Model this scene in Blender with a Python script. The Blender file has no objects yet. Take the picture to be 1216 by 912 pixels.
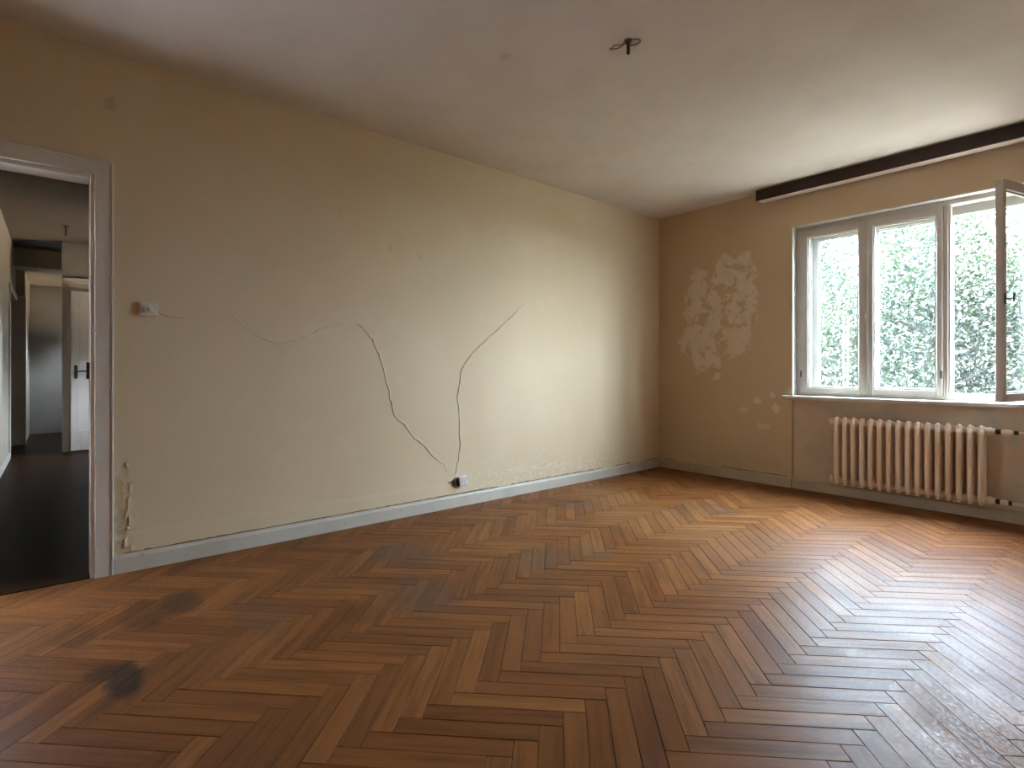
import bpy, math, random
import numpy as np
from mathutils import Vector, Matrix

random.seed(7)
rng = np.random.default_rng(7)
scene = bpy.context.scene
COL = scene.collection

# ------------------------------------------------------------------ camera
CAM = (3.606, -5.229, 1.10)
FPX = 640.6
cam_data = bpy.data.cameras.new('camera')
cam_data.sensor_width = 36.0
cam_data.lens = FPX / 1216.0 * 36.0
cam_data.shift_y = -17.0 / 1216.0
cam_data.clip_start = 0.05
cam_data.clip_end = 300
cam = bpy.data.objects.new('camera', cam_data)
cam.location = CAM
cam.rotation_euler = (math.pi / 2, 0, math.radians(49.87))
COL.objects.link(cam)
scene.camera = cam

# ------------------------------------------------------------------ world, exposure
SKY_STRENGTH = 6.6
world = bpy.data.worlds.new('world')
scene.world = world
world.use_nodes = True
bg = world.node_tree.nodes['Background']
bg.inputs['Color'].default_value = (0.63, 0.79, 1.0, 1)
bg.inputs['Strength'].default_value = SKY_STRENGTH
vs = scene.view_settings
vs.view_transform = 'Standard'
vs.look = 'None'
vs.exposure = 4.03
vs.gamma = 1.0
vs.use_curve_mapping = False
scene.cycles.max_bounces = 12
scene.cycles.diffuse_bounces = 8
scene.cycles.transparent_max_bounces = 24
scene.cycles.sample_clamp_indirect = 8.0


def portal(name, loc, rot, sx, sy):
    """sampling guide for the daylight that comes through a window (emits nothing itself)"""
    ld = bpy.data.lights.new(name, 'AREA')
    ld.shape = 'RECTANGLE'
    ld.size, ld.size_y = sx, sy
    ld.cycles.is_portal = True
    o = bpy.data.objects.new(name, ld)
    o.location, o.rotation_euler = loc, rot
    COL.objects.link(o)


# afternoon sun from behind the house: lights the yard and the trees, never enters the room
sun = bpy.data.objects.new('sun', bpy.data.lights.new('sun', 'SUN'))
sun.data.energy = 7.0
sun.data.angle = math.radians(2)
sun.data.color = (1.0, 0.95, 0.86)
sun.rotation_euler = (math.radians(40), 0, math.radians(-75))
COL.objects.link(sun)

# room numbers (metres; the far left corner of the room is the origin)
RW, RL, RH = 4.60, 6.60, 2.81           # width along X, length along -Y, height
WX0, WX1, WZ0, WZ1 = 1.445, 3.145, 0.86, 2.43   # window opening
WT = 0.27                               # outer wall thickness
portal('window_daylight', ((WX0 + WX1) / 2, WT + 0.03, (WZ0 + WZ1) / 2), (-math.pi / 2, 0, 0), WX1 - WX0, WZ1 - WZ0)
HWX0, HWX1, HWZ0, HWZ1, HWY = -5.15, -4.65, 1.0, 1.75, -3.6
portal('hall_daylight', ((HWX0 + HWX1) / 2, HWY + 0.33, (HWZ0 + HWZ1) / 2), (-math.pi / 2, 0, 0), HWX1 - HWX0, HWZ1 - HWZ0)


portal('hall_end_daylight', (-7.875, -4.18, 1.525), (-math.pi / 2, 0, 0), .25, .45)  # guides light through the opening added at the hall's far end


# ------------------------------------------------------------------ node helper
class NT:
    def __init__(self, name):
        self.mat = bpy.data.materials.new(name)
        self.mat.use_nodes = True
        self.t = self.mat.node_tree
        self.t.nodes.clear()
        self.out = self.t.nodes.new('ShaderNodeOutputMaterial')

    def node(self, kind, **kw):
        n = self.t.nodes.new(kind)
        for k, v in kw.items():
            setattr(n, k, v)
        return n

    def put(self, sock, v):
        if isinstance(v, bpy.types.NodeSocket):
            self.t.links.new(v, sock)
        elif v is not None:
            if hasattr(sock, 'default_value'):
                if isinstance(v, (tuple, list)) and len(v) == 3 and sock.type == 'RGBA':
                    v = (*v, 1)
                sock.default_value = v

    def math(self, op, a, b=None, c=None, clamp=False):
        n = self.node('ShaderNodeMath', operation=op)
        n.use_clamp = clamp
        for i, v in enumerate((a, b, c)):
            if v is not None:
                self.put(n.inputs[i], v)
        return n.outputs[0]

    def vmath(self, op, a, b=None, out=0):
        n = self.node('ShaderNodeVectorMath', operation=op)
        self.put(n.inputs[0], a)
        if b is not None:
            self.put(n.inputs[1], b)
        return n.outputs['Value'] if op in ('DOT_PRODUCT', 'LENGTH', 'DISTANCE') else n.outputs[0]

    def xyz(self, x, y, z):
        n = self.node('ShaderNodeCombineXYZ')
        for i, v in enumerate((x, y, z)):
            self.put(n.inputs[i], v)
        return n.outputs[0]

    def sep(self, v):
        n = self.node('ShaderNodeSeparateXYZ')
        self.put(n.inputs[0], v)
        return n.outputs

    def noise(self, vec, scale, detail=3.0, rough=0.55, col=False, dist=0.0):
        n = self.node('ShaderNodeTexNoise')
        self.put(n.inputs['Vector'], vec)
        self.put(n.inputs['Scale'], scale)
        self.put(n.inputs['Detail'], detail)
        self.put(n.inputs['Roughness'], rough)
        self.put(n.inputs['Distortion'], dist)
        return n.outputs['Color'] if col else n.outputs['Fac']

    def step(self, v, lo, hi, a=0.0, b=1.0):
        n = self.node('ShaderNodeMapRange', interpolation_type='SMOOTHSTEP')
        self.put(n.inputs[0], v)
        for i, q in enumerate((lo, hi, a, b)):
            self.put(n.inputs[i + 1], q)
        return n.outputs[0]

    def mix(self, fac, a, b, mode='MIX'):
        n = self.node('ShaderNodeMix', data_type='RGBA', blend_type=mode)
        self.put(n.inputs[0], fac)
        self.put(n.inputs[6], a)
        self.put(n.inputs[7], b)
        return n.outputs[2]

    def pos(self):
        return self.node('ShaderNodeNewGeometry').outputs['Position']

    def obj(self):
        return self.node('ShaderNodeTexCoord').outputs['Object']

    def attr(self, name, kind='GEOMETRY'):
        n = self.node('ShaderNodeAttribute', attribute_type=kind)
        n.attribute_name = name
        return n.outputs['Fac']

    def bump(self, h, strength, dist=0.01):
        n = self.node('ShaderNodeBump')
        self.put(n.inputs['Height'], h)
        self.put(n.inputs['Strength'], strength)
        self.put(n.inputs['Distance'], dist)
        return n.outputs[0]

    def principled(self, color, rough=0.6, metal=0.0, normal=None, spec=0.5, coat=0.0, coat_rough=0.2, coat_normal=None):
        p = self.node('ShaderNodeBsdfPrincipled')
        self.put(p.inputs['Base Color'], color)
        self.put(p.inputs['Roughness'], rough)
        self.put(p.inputs['Metallic'], metal)
        self.put(p.inputs['Specular IOR Level'], spec)
        self.put(p.inputs['Coat Weight'], coat)
        self.put(p.inputs['Coat Roughness'], coat_rough)
        if normal is not None:
            self.put(p.inputs['Normal'], normal)
        if coat_normal is not None:
            self.put(p.inputs['Coat Normal'], coat_normal)
        self.t.links.new(p.outputs[0], self.out.inputs[0])
        return p

    def blobs(self, pos, items, noise_amt, noise_scale, lo=1.15, hi=0.6):
        """soft-edged stains: items are (x, y, z, rx, ry, rz, weight); distorted by noise"""
        nz = self.noise(pos, noise_scale, 4, 0.6, col=True)
        d = self.vmath('SUBTRACT', nz, (0.5, 0.5, 0.5))
        sc = self.node('ShaderNodeVectorMath', operation='SCALE')
        self.put(sc.inputs[0], d)
        sc.inputs['Scale'].default_value = noise_amt
        p = self.vmath('ADD', pos, sc.outputs[0])
        tot = None
        for (x, y, z, rx, ry, rz, w) in items:
            q = self.vmath('DIVIDE', self.vmath('SUBTRACT', p, (x, y, z)), (rx, ry, rz))
            v = self.math('MULTIPLY', self.step(self.vmath('LENGTH', q), lo, hi), w)
            tot = v if tot is None else self.math('MAXIMUM', tot, v)
        return tot


# ------------------------------------------------------------------ materials
def mat_paint(name, color, rough=0.45, var=0.10, dirt=0.25, dirt_col=(0.20, 0.15, 0.09), bump=0.15):
    m = NT(name)
    p = m.pos()
    n1 = m.noise(p, 3.0, 5, 0.6)
    n2 = m.noise(p, 22.0, 5, 0.65)
    c = m.mix(m.step(n1, 0.3, 0.7, 0, 1), color, tuple(x * (1 - var) for x in color))
    c = m.mix(m.math('MULTIPLY', m.step(n2, 0.55, 0.75), dirt), c, dirt_col)
    m.principled(c, rough, normal=m.bump(n2, bump, 0.004))
    return m.mat


def mat_plain(name, color, rough=0.5, metal=0.0):
    m = NT(name)
    n = m.noise(m.pos(), 60.0, 3)
    c = m.mix(m.step(n, 0.35, 0.7), color, tuple(x * 0.8 for x in color))
    m.principled(c, rough, metal)
    return m.mat


WALL_COL = (0.585, 0.450, 0.300)
WALL_COL2 = (0.55, 0.413, 0.264)


def mat_wall_left():
    m = NT('plaster_left')
    p = m.pos()
    big = m.noise(p, 0.9, 3, 0.5)
    mid = m.noise(p, 5.0, 5, 0.6)
    fine = m.noise(p, 60.0, 4, 0.6)
    c = m.mix(m.step(big, 0.3, 0.7), WALL_COL, WALL_COL2)
    c = m.mix(m.math('MULTIPLY', m.step(mid, 0.5, 0.8), 0.22), c, (0.62, 0.55, 0.45))
    x, y, z = m.sep(p)
    # salts and lifted paint low on the wall to the right of the socket
    zone = m.math('MULTIPLY', m.step(z, 0.46, 0.12), m.math('MULTIPLY', m.step(y, -2.8, -2.45), m.step(y, -0.4, -1.1)))
    sp = m.noise(p, 24.0, 5, 0.66)
    salt = m.math('MULTIPLY', m.step(sp, 0.54, 0.62), zone)
    c = m.mix(m.math('MULTIPLY', salt, 0.32), c, (0.70, 0.74, 0.66))
    dk = m.math('MULTIPLY', m.step(m.noise(p, 23.0, 5, 0.7), 0.63, 0.70), zone)
    c = m.mix(m.math('MULTIPLY', dk, 0.7), c, (0.22, 0.17, 0.10))
    # bare patches beside the door casing
    bare = m.blobs(p, [(0, -4.965, 0.27, .2, .035, .10, 1), (0, -4.975, 0.42, .2, .022, .13, .8), (0, -4.97, .13, .2, .03, .05, 1),
                       (0, -4.95, 0.56, .2, .02, .06, .5)], 0.06, 22)
    c = m.mix(m.math('MULTIPLY', bare, 0.75), c, (0.36, 0.29, 0.17))
    # old repairs
    rep = m.blobs(p, [(0, -5.01, 2.53, .2, .03, .05, 1), (0, -3.36, 1.99, .2, .02, .03, .8), (0, -3.1, 1.96, .2, .025, .02, .6)], 0.06, 18)
    c = m.mix(m.math('MULTIPLY', rep, 0.35), c, (0.30, 0.23, 0.15))
    # brown halo round the socket
    halo = m.blobs(p, [(0, -2.80, 0.16, .2, .06, .05, 1)], 0.03, 20)
    c = m.mix(m.math('MULTIPLY', halo, 0.35), c, (0.45, 0.30, 0.14))
    h = m.math('ADD', m.math('MULTIPLY', mid, 0.6), m.math('MULTIPLY', fine, 0.15))
    h = m.math('ADD', h, m.math('MULTIPLY', salt, 0.25))
    h = m.math('SUBTRACT', h, m.math('MULTIPLY', bare, 0.5))
    m.principled(c, 0.78, normal=m.bump(h, 0.30, 0.012), spec=0.3)
    return m.mat


def mat_wall_window():
    m = NT('plaster_window_wall')
    p = m.pos()
    big = m.noise(p, 1.3, 3, 0.5)
    mid = m.noise(p, 6.0, 5, 0.6)
    fine = m.noise(p, 60.0, 4, 0.6)
    c = m.mix(m.step(big, 0.3, 0.7), WALL_COL, WALL_COL2)
    x, y, z = m.sep(p)
    # the big patch of peeled paint left of the window
    body = m.blobs(p, [(0.50, 0, 1.80, .20, .3, .38, 1), (0.86, 0, 2.03, .26, .3, .28, 1), (0.92, 0, 1.72, .21, .3, .44, 1),
                       (0.50, 0, 1.42, .26, .3, .22, 1), (0.60, 0, 1.20, .17, .3, .16, 1), (0.90, 0, 1.30, .15, .3, .10, .9),
                       (0.66, 0, 1.60, .25, .3, .42, 1), (0.66, 0, 1.08, .08, .3, .09, 1)], 0.26, 9, 1.05, 0.88)
    pn = m.noise(p, 6.0, 7, 0.66, dist=0.3)
    pn2 = m.noise(p, 20.0, 5, 0.6)
    peel = m.math('MULTIPLY', m.step(pn, 0.43, 0.51), body)
    c = m.mix(m.math('MULTIPLY', body, 0.25), c, (0.50, 0.40, 0.22))
    c = m.mix(m.math('MULTIPLY', peel, 0.68), c, (0.76, 0.66, 0.57))
    c = m.mix(m.math('MULTIPLY', m.math('MULTIPLY', m.step(pn2, .60, .66), body), 0.45), c, (0.33, 0.25, 0.14))
    # small chips under the patch and beside the sill
    chips = m.blobs(p, [(1.12, 0, 0.80, .05, .3, .03, 1), (1.27, 0, 0.86, .035, .3, .03, 1), (1.30, 0, 0.73, .04, .3, .05, 1),
                        (0.98, 0, 0.70, .06, .3, .03, .7), (1.18, 0, 0.55, .08, .3, .04, .6)], 0.07, 22)
    c = m.mix(m.math('MULTIPLY', chips, 0.7), c, (0.78, 0.66, 0.52))
    # pinkish undercoat and damp green-grey in the niche below the window
    niche = m.math('MULTIPLY', m.step(x, 1.43, 1.47), m.step(z, 0.9, 0.86))
    niche = m.math('MULTIPLY', niche, m.step(x, 3.17, 3.13))
    c = m.mix(m.math('MULTIPLY', niche, 0.55), c, (0.62, 0.50, 0.40))
    gr = m.math('MULTIPLY', m.step(m.noise(p, 2.6, 4, 0.6), 0.47, 0.62), niche)
    c = m.mix(m.math('MULTIPLY', gr, 0.45), c, (0.34, 0.36, 0.27))
    sc = m.math('MULTIPLY', m.step(m.noise(p, 9.0, 6, 0.7), 0.60, 0.66), m.step(z, 0.75, 0.3))
    c = m.mix(m.math('MULTIPLY', sc, 0.30), c, (0.30, 0.22, 0.13))
    h = m.math('ADD', m.math('MULTIPLY', mid, 0.6), m.math('MULTIPLY', fine, 0.15))
    h = m.math('SUBTRACT', h, m.math('MULTIPLY', peel, 0.5))
    m.principled(c, 0.8, normal=m.bump(h, 0.30, 0.012), spec=0.3)
    return m.mat


def mat_ceiling():
    m = NT('ceiling_paint')
    p = m.pos()
    mid = m.noise(p, 2.2, 5, 0.6)
    fine = m.noise(p, 45.0, 4, 0.6)
    c = m.mix(m.step(mid, 0.35, 0.7), (0.62, 0.545, 0.465), (0.575, 0.50, 0.415))
    st = m.blobs(p, [(1.33, -3.36, RH, .035, .03, .3, 1), (1.80, -2.93, RH, .10, .07, .3, .7)], 0.05, 20)
    c = m.mix(m.math('MULTIPLY', st, 0.35), c, (0.35, 0.28, 0.21))
    m.principled(c, 0.85, normal=m.bump(m.math('ADD', mid, m.math('MULTIPLY', fine, .15)), 0.12, 0.01), spec=0.25)
    return m.mat


FLOOR_STAINS_DARK = [(-99, 0, 0, 1, 1, 1, 0)]
S2 = math.sqrt(0.5)


def cam_floor(px, py):
    Fv = (-0.7646, 0.6445)
    Rv = (0.6445, 0.7646)
    d = CAM[2] * FPX / (py - 439.0)
    k = (px - 608.0) / FPX
    return (CAM[0] + d * (Fv[0] + k * Rv[0]), CAM[1] + d * (Fv[1] + k * Rv[1]))


def mat_parquet():
    m = NT('oak_parquet')
    p = m.pos()
    tone = m.math('ADD', m.attr('tone'), m.attr('tone', 'OBJECT'))
    kind = m.math('ADD', m.attr('turn'), m.attr('turn', 'OBJECT'))
    u = m.vmath('DOT_PRODUCT', p, (S2, S2, 0))
    v = m.vmath('DOT_PRODUCT', p, (-S2, S2, 0))
    along = m.math('ADD', m.math('MULTIPLY', u, m.math('SUBTRACT', 1.0, kind)), m.math('MULTIPLY', v, kind))
    across = m.math('ADD', m.math('MULTIPLY', v, m.math('SUBTRACT', 1.0, kind)), m.math('MULTIPLY', u, kind))
    off = m.math('MULTIPLY', tone, 91.0)
    gv = m.xyz(m.math('MULTIPLY', along, 2.2), m.math('MULTIPLY', across, 34.0), off)
    grain = m.noise(gv, 1.0, 5, 0.62)
    gv2 = m.xyz(m.math('MULTIPLY', along, 9.0), m.math('MULTIPLY', across, 190.0), off)
    pore = m.noise(gv2, 1.0, 3, 0.6)
    c = m.mix(m.step(tone, 0.0, 1.0), (0.165, 0.056, 0.0150), (0.265, 0.102, 0.0290))
    c = m.mix(m.math('MULTIPLY', m.step(grain, 0.40, 0.72), 0.55), c, (0.055, 0.020, 0.008))
    c = m.mix(m.math('MULTIPLY', m.step(pore, 0.55, 0.75), 0.30), c, (0.030, 0.012, 0.006))
    # reddish and greyed boards
    c = m.mix(m.step(m.math('FRACT', m.math('MULTIPLY', tone, 7.31)), 0.80, 0.95, 0, 0.35), c, (0.135, 0.038, 0.014))
    # wear: varnish rubbed off in broad patches
    wear = m.noise(p, 1.1, 6, 0.62)
    wearm = m.step(wear, 0.50, 0.68)
    c = m.mix(m.math('MULTIPLY', wearm, 0.16), c, (0.17, 0.10, 0.06))
    st = []
    for (px, py, r1, r2, w) in [(150, 806, .16, .07, 1.0), (122, 800, .08, .06, .7), (215, 716, .16, .10, .75), (170, 728, .22, .09, .5),
                                (90, 755, .15, .08, .4), (430, 728, .12, .10, .30)]:
        x, y = cam_floor(px, py)
        st.append((x, y, 0, r1, r2, .3, w))
    dark = m.blobs(p, st, 0.12, 9)
    c = m.mix(m.math('MULTIPLY', dark, 0.85), c, (0.016, 0.014, 0.012))
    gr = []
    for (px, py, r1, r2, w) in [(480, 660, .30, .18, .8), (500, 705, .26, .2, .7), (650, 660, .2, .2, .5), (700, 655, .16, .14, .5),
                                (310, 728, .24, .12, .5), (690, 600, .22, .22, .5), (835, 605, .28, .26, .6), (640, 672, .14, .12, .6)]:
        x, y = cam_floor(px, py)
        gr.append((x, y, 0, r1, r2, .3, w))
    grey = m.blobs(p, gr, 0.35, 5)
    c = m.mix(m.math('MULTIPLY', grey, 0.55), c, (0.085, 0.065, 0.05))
    pale = []  # worn pale zone near the window, lightened further to imitate daylight there
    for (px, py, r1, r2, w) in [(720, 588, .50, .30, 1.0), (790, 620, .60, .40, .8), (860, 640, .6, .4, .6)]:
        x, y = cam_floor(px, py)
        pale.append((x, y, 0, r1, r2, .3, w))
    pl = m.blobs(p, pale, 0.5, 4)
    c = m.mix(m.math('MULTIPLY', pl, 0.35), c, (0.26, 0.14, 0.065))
    rough = m.step(m.noise(p, 5.0, 5, 0.65), 0.25, 0.75, 0.25, 0.37)
    rough = m.math('ADD', rough, m.math('MULTIPLY', wearm, 0.08))
    sm = m.noise(p, 80.0, 6, 0.75)
    rough = m.math('ADD', rough, m.step(sm, 0.38, 0.60, 0.01, 0.22))
    h = m.math('ADD', m.math('MULTIPLY', grain, 0.5), m.math('MULTIPLY', pore, 0.25))
    h = m.math('ADD', h, m.math('MULTIPLY', m.noise(p, 9.0, 3, 0.5), 1.2))
    m.principled(c, rough, normal=m.bump(h, 0.20, 0.004), spec=0.08)
    return m.mat


def mat_glass(name, haze):
    m = NT(name)
    tr = m.node('ShaderNodeBsdfTransparent')
    tr.inputs[0].default_value = (0.965, 0.985, 0.975, 1)
    gl = m.node('ShaderNodeBsdfGlossy')
    gl.inputs['Roughness'].default_value = 0.02
    lw = m.node('ShaderNodeLayerWeight')
    lw.inputs['Blend'].default_value = 0.5
    fr = m.math('ADD', m.math('MULTIPLY', m.math('POWER', lw.outputs['Facing'], 5.0), 0.6), 0.02)
    mx = m.node('ShaderNodeMixShader')
    m.put(mx.inputs[0], fr)
    m.put(mx.inputs[1], tr.outputs[0])
    m.put(mx.inputs[2], gl.outputs[0])
    # pale haze over the view, mixed into the panes as a translucent layer
    vl = m.node('ShaderNodeBsdfTranslucent')
    vl.inputs[0].default_value = (0.85, 0.93, 0.90, 1)
    mx2 = m.node('ShaderNodeMixShader')
    n = m.noise(m.pos(), 3.0, 4, 0.6)
    m.put(mx2.inputs[0], m.step(n, 0.3, 0.75, haze * 0.6, haze * 1.5))
    m.put(mx2.inputs[1], mx.outputs[0])
    m.put(mx2.inputs[2], vl.outputs[0])
    m.t.links.new(mx2.outputs[0], m.out.inputs[0])
    return m.mat


def mat_leaf(name, c1, c2):
    m = NT(name)
    t = m.attr('tone')
    c = m.mix(t, c1, c2)
    d = m.node('ShaderNodeBsdfDiffuse')
    m.put(d.inputs[0], c)
    tl = m.node('ShaderNodeBsdfTranslucent')
    m.put(tl.inputs[0], c)
    gl = m.node('ShaderNodeBsdfGlossy')
    gl.inputs['Roughness'].default_value = 0.4
    mx = m.node('ShaderNodeMixShader')
    mx.inputs[0].default_value = 0.6
    m.put(mx.inputs[1], d.outputs[0])
    m.put(mx.inputs[2], tl.outputs[0])
    mx2 = m.node('ShaderNodeMixShader')
    mx2.inputs[0].default_value = 0.06
    m.put(mx2.inputs[1], mx.outputs[0])
    m.put(mx2.inputs[2], gl.outputs[0])
    m.t.links.new(mx2.outputs[0], m.out.inputs[0])
    return m.mat


def mat_wood(name, c1, c2, rough=0.4, axis=0, spec=0.4):
    m = NT(name)
    p = m.pos()
    s = [30.0, 30.0, 30.0]
    s[axis] = 1.5
    q = m.vmath('MULTIPLY', p, tuple(s))
    n = m.noise(q, 1.0, 5, 0.6)
    m.principled(m.mix(m.step(n, 0.35, 0.7), c1, c2), rough, normal=m.bump(n, 0.1, 0.003), spec=spec)
    return m.mat


M = {}
M['wall_left'] = mat_wall_left()
M['wall_window'] = mat_wall_window()
M['wall_plain'] = mat_paint('plaster_plain', (0.68, 0.53, 0.36), 0.8, 0.1, 0.1)
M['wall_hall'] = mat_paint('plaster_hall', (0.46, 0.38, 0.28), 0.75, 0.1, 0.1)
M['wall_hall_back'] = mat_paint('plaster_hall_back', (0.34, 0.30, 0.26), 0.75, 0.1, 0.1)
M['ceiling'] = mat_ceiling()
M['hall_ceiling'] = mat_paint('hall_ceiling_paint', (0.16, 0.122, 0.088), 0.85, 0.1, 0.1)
M['parquet'] = mat_parquet()
M['subfloor'] = mat_plain('floor_joint', (0.035, 0.018, 0.010), 0.9)
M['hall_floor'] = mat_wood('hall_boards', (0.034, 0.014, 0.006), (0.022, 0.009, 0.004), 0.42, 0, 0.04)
M['trim'] = mat_paint('white_trim_paint', (0.60, 0.53, 0.46), 0.5, 0.10, 0.22, (0.25, 0.20, 0.14), 0.08)
M['skirting'] = mat_paint('skirting_paint', (0.49, 0.425, 0.35), 0.5, 0.16, 0.45, (0.24, 0.19, 0.13))
M['skirting_dull'] = mat_paint('dull_skirting_paint', (0.52, 0.405, 0.275), 0.5, 0.14, 0.40, (0.26, 0.20, 0.14))
M['window_paint'] = mat_paint('window_paint', (0.55, 0.495, 0.43), 0.40, 0.10, 0.22, (0.33, 0.28, 0.22))
M['window_outer'] = mat_paint('outer_window_paint', (0.42, 0.41, 0.36), 0.5, 0.08, 0.15, (0.4, 0.36, 0.26))
M['reveal'] = mat_paint('reveal_paint', (0.56, 0.53, 0.48), 0.6, 0.06, 0.08)
M['radiator'] = mat_paint('radiator_enamel', (0.84, 0.70, 0.56), 0.4, 0.06, 0.08, (0.40, 0.27, 0.17), 0.03)
M['brown_wood'] = mat_wood('dark_brown_wood', (0.040, 0.014, 0.008), (0.022, 0.008, 0.005), 0.62, 0)
M['pale_wood'] = mat_wood('pale_wood', (0.68, 0.55, 0.46), (0.58, 0.45, 0.36), 0.6, 0)
M['glass_hazy'] = mat_glass('hazy_glass', 0.0011)
M['glass'] = mat_glass('clear_glass', 0.0003)
M['metal_dark'] = mat_plain('dark_metal', (0.060, 0.045, 0.035), 0.45, 0.6)
M['metal_grey'] = mat_plain('worn_steel', (0.30, 0.29, 0.27), 0.4, 0.8)
M['bakelite'] = mat_plain('cream_plastic', (0.66, 0.58, 0.49), 0.35)
M['white_plastic'] = mat_plain('white_plastic', (0.76, 0.74, 0.72), 0.35)
M['brown_plastic'] = mat_plain('brown_plastic', (0.24, 0.18, 0.12), 0.6)
M['black'] = mat_plain('dark_hole', (0.025, 0.02, 0.015), 0.8)
M['rust'] = mat_plain('rusty_brown', (0.10, 0.055, 0.03), 0.8)
M['bare_plaster'] = mat_plain('bare_plaster', (0.40, 0.32, 0.19), 0.9)
M['leaf_a'] = mat_leaf('leaf_green', (0.0082, 0.0138, 0.0044), (0.0168, 0.0245, 0.0075))
M['leaf_b'] = mat_leaf('leaf_pale', (0.0098, 0.0146, 0.0056), (0.0185, 0.0252, 0.0098))
M['leaf_c'] = mat_leaf('leaf_blue', (0.0070, 0.0120, 0.0060), (0.0136, 0.0208, 0.0110))
M['bark'] = mat_plain('bark', (0.012, 0.010, 0.007), 0.9)
M['concrete'] = mat_plain('bounce_concrete', (0.09, 0.08, 0.07), 0.9)  # yard tone set by the light it sends up to the ceiling
M['grass'] = mat_plain('lawn', (0.10, 0.09, 0.055), 0.9)


# ------------------------------------------------------------------ mesh helper
class MB:
    def __init__(self):
        self.v, self.f, self.mi = [], [], []

    def add(self, verts, faces, mi=0):
        b = len(self.v)
        self.v += [tuple(p) for p in verts]
        self.f += [tuple(b + i for i in q) for q in faces]
        self.mi += [mi] * len(faces)
        return self

    def box(self, x0, x1, y0, y1, z0, z1, mi=0, c=0.0):
        """box, with chamfered edges when c > 0"""
        x0, x1 = min(x0, x1), max(x0, x1)
        y0, y1 = min(y0, y1), max(y0, y1)
        z0, z1 = min(z0, z1), max(z0, z1)
        if c <= 0:
            vs = [(x, y, z) for z in (z0, z1) for y in (y0, y1) for x in (x0, x1)]
            fs = [(0, 2, 3, 1), (4, 5, 7, 6), (0, 1, 5, 4), (2, 6, 7, 3), (0, 4, 6, 2), (1, 3, 7, 5)]
            return self.add(vs, fs, mi)
        c = min(c, (x1 - x0) * .45, (y1 - y0) * .45, (z1 - z0) * .45)
        X, Y, Z = (x0, x1), (y0, y1), (z0, z1)
        s = (1, -1)
        vs, idx = [], {}
        for i in (0, 1):
            for j in (0, 1):
                for k in (0, 1):
                    for a in range(3):
                        p = [X[i] + s[i] * c, Y[j] + s[j] * c, Z[k] + s[k] * c]
                        p[a] = (X[i], Y[j], Z[k])[a]
                        idx[i, j, k, a] = len(vs)
                        vs.append(tuple(p))
        fs = []
        for a in range(3):
            o = [b for b in range(3) if b != a]
            for e in (0, 1):
                q = []
                for (m, n) in ((0, 0), (1, 0), (1, 1), (0, 1)):
                    t = [0, 0, 0]
                    t[a], t[o[0]], t[o[1]] = e, m, n
                    q.append(idx[t[0], t[1], t[2], a])
                fs.append(q)
        for a in range(3):
            o = [b for b in range(3) if b != a]
            for m in (0, 1):
                for n in (0, 1):
                    t0, t1 = [0, 0, 0], [0, 0, 0]
                    t0[o[0]] = t1[o[0]] = m
                    t0[o[1]] = t1[o[1]] = n
                    t0[a], t1[a] = 0, 1
                    fs.append((idx[(*t0, o[0])], idx[(*t1, o[0])], idx[(*t1, o[1])], idx[(*t0, o[1])]))
        for i in (0, 1):
            for j in (0, 1):
                for k in (0, 1):
                    fs.append((idx[i, j, k, 0], idx[i, j, k, 1], idx[i, j, k, 2]))
        return self.add(vs, fs, mi)

    def sweep(self, path, ra, rb=None, n=10, closed=False, up=(0, 0, 1), mi=0, cap=True):
        """elliptical tube along a path; ra across (side), rb along the up-ish axis"""
        rb = ra if rb is None else rb
        P = [Vector(p) for p in path]
        m = len(P)
        ra = ra if hasattr(ra, '__len__') else [ra] * m
        rb = rb if hasattr(rb, '__len__') else [rb] * m
        rings = []
        b = len(self.v)
        for i, p in enumerate(P):
            if closed:
                t = P[(i + 1) % m] - P[i - 1]
            else:
                t = P[min(i + 1, m - 1)] - P[max(i - 1, 0)]
            t.normalize()
            u = Vector(up)
            side = t.cross(u)
            if side.length < 1e-4:
                side = t.cross(Vector((1, 0, 0)))
            side.normalize()
            u2 = side.cross(t).normalized()
            for k in range(n):
                a = 2 * math.pi * k / n
                self.v.append(tuple(p + side * (math.cos(a) * ra[i]) + u2 * (math.sin(a) * rb[i])))
        fs = []
        for i in range(m if closed else m - 1):
            for k in range(n):
                i2, k2 = (i + 1) % m, (k + 1) % n
                fs.append((b + i * n + k, b + i * n + k2, b + i2 * n + k2, b + i2 * n + k))
        if not closed and cap:
            fs.append(tuple(b + k for k in range(n))[::-1])
            fs.append(tuple(b + (m - 1) * n + k for k in range(n)))
        self.f += fs
        self.mi += [mi] * len(fs)
        return self

    def lathe(self, prof, origin, axis='x', n=16, mi=0):
        """prof: list of (t along axis, radius)"""
        b = len(self.v)
        ox, oy, oz = origin
        for (t, r) in prof:
            for k in range(n):
                a = 2 * math.pi * k / n
                c, s = math.cos(a) * r, math.sin(a) * r
                if axis == 'x':
                    self.v.append((ox + t, oy + c, oz + s))
                elif axis == 'y':
                    self.v.append((ox + c, oy + t, oz + s))
                else:
                    self.v.append((ox + c, oy + s, oz + t))
        fs = []
        for i in range(len(prof) - 1):
            for k in range(n):
                k2 = (k + 1) % n
                fs.append((b + i * n + k, b + i * n + k2, b + (i + 1) * n + k2, b + (i + 1) * n + k))
        fs.append(tuple(b + k for k in range(n))[::-1])
        fs.append(tuple(b + (len(prof) - 1) * n + k for k in range(n)))
        self.f += fs
        self.mi += [mi] * len(fs)
        return self

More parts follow.
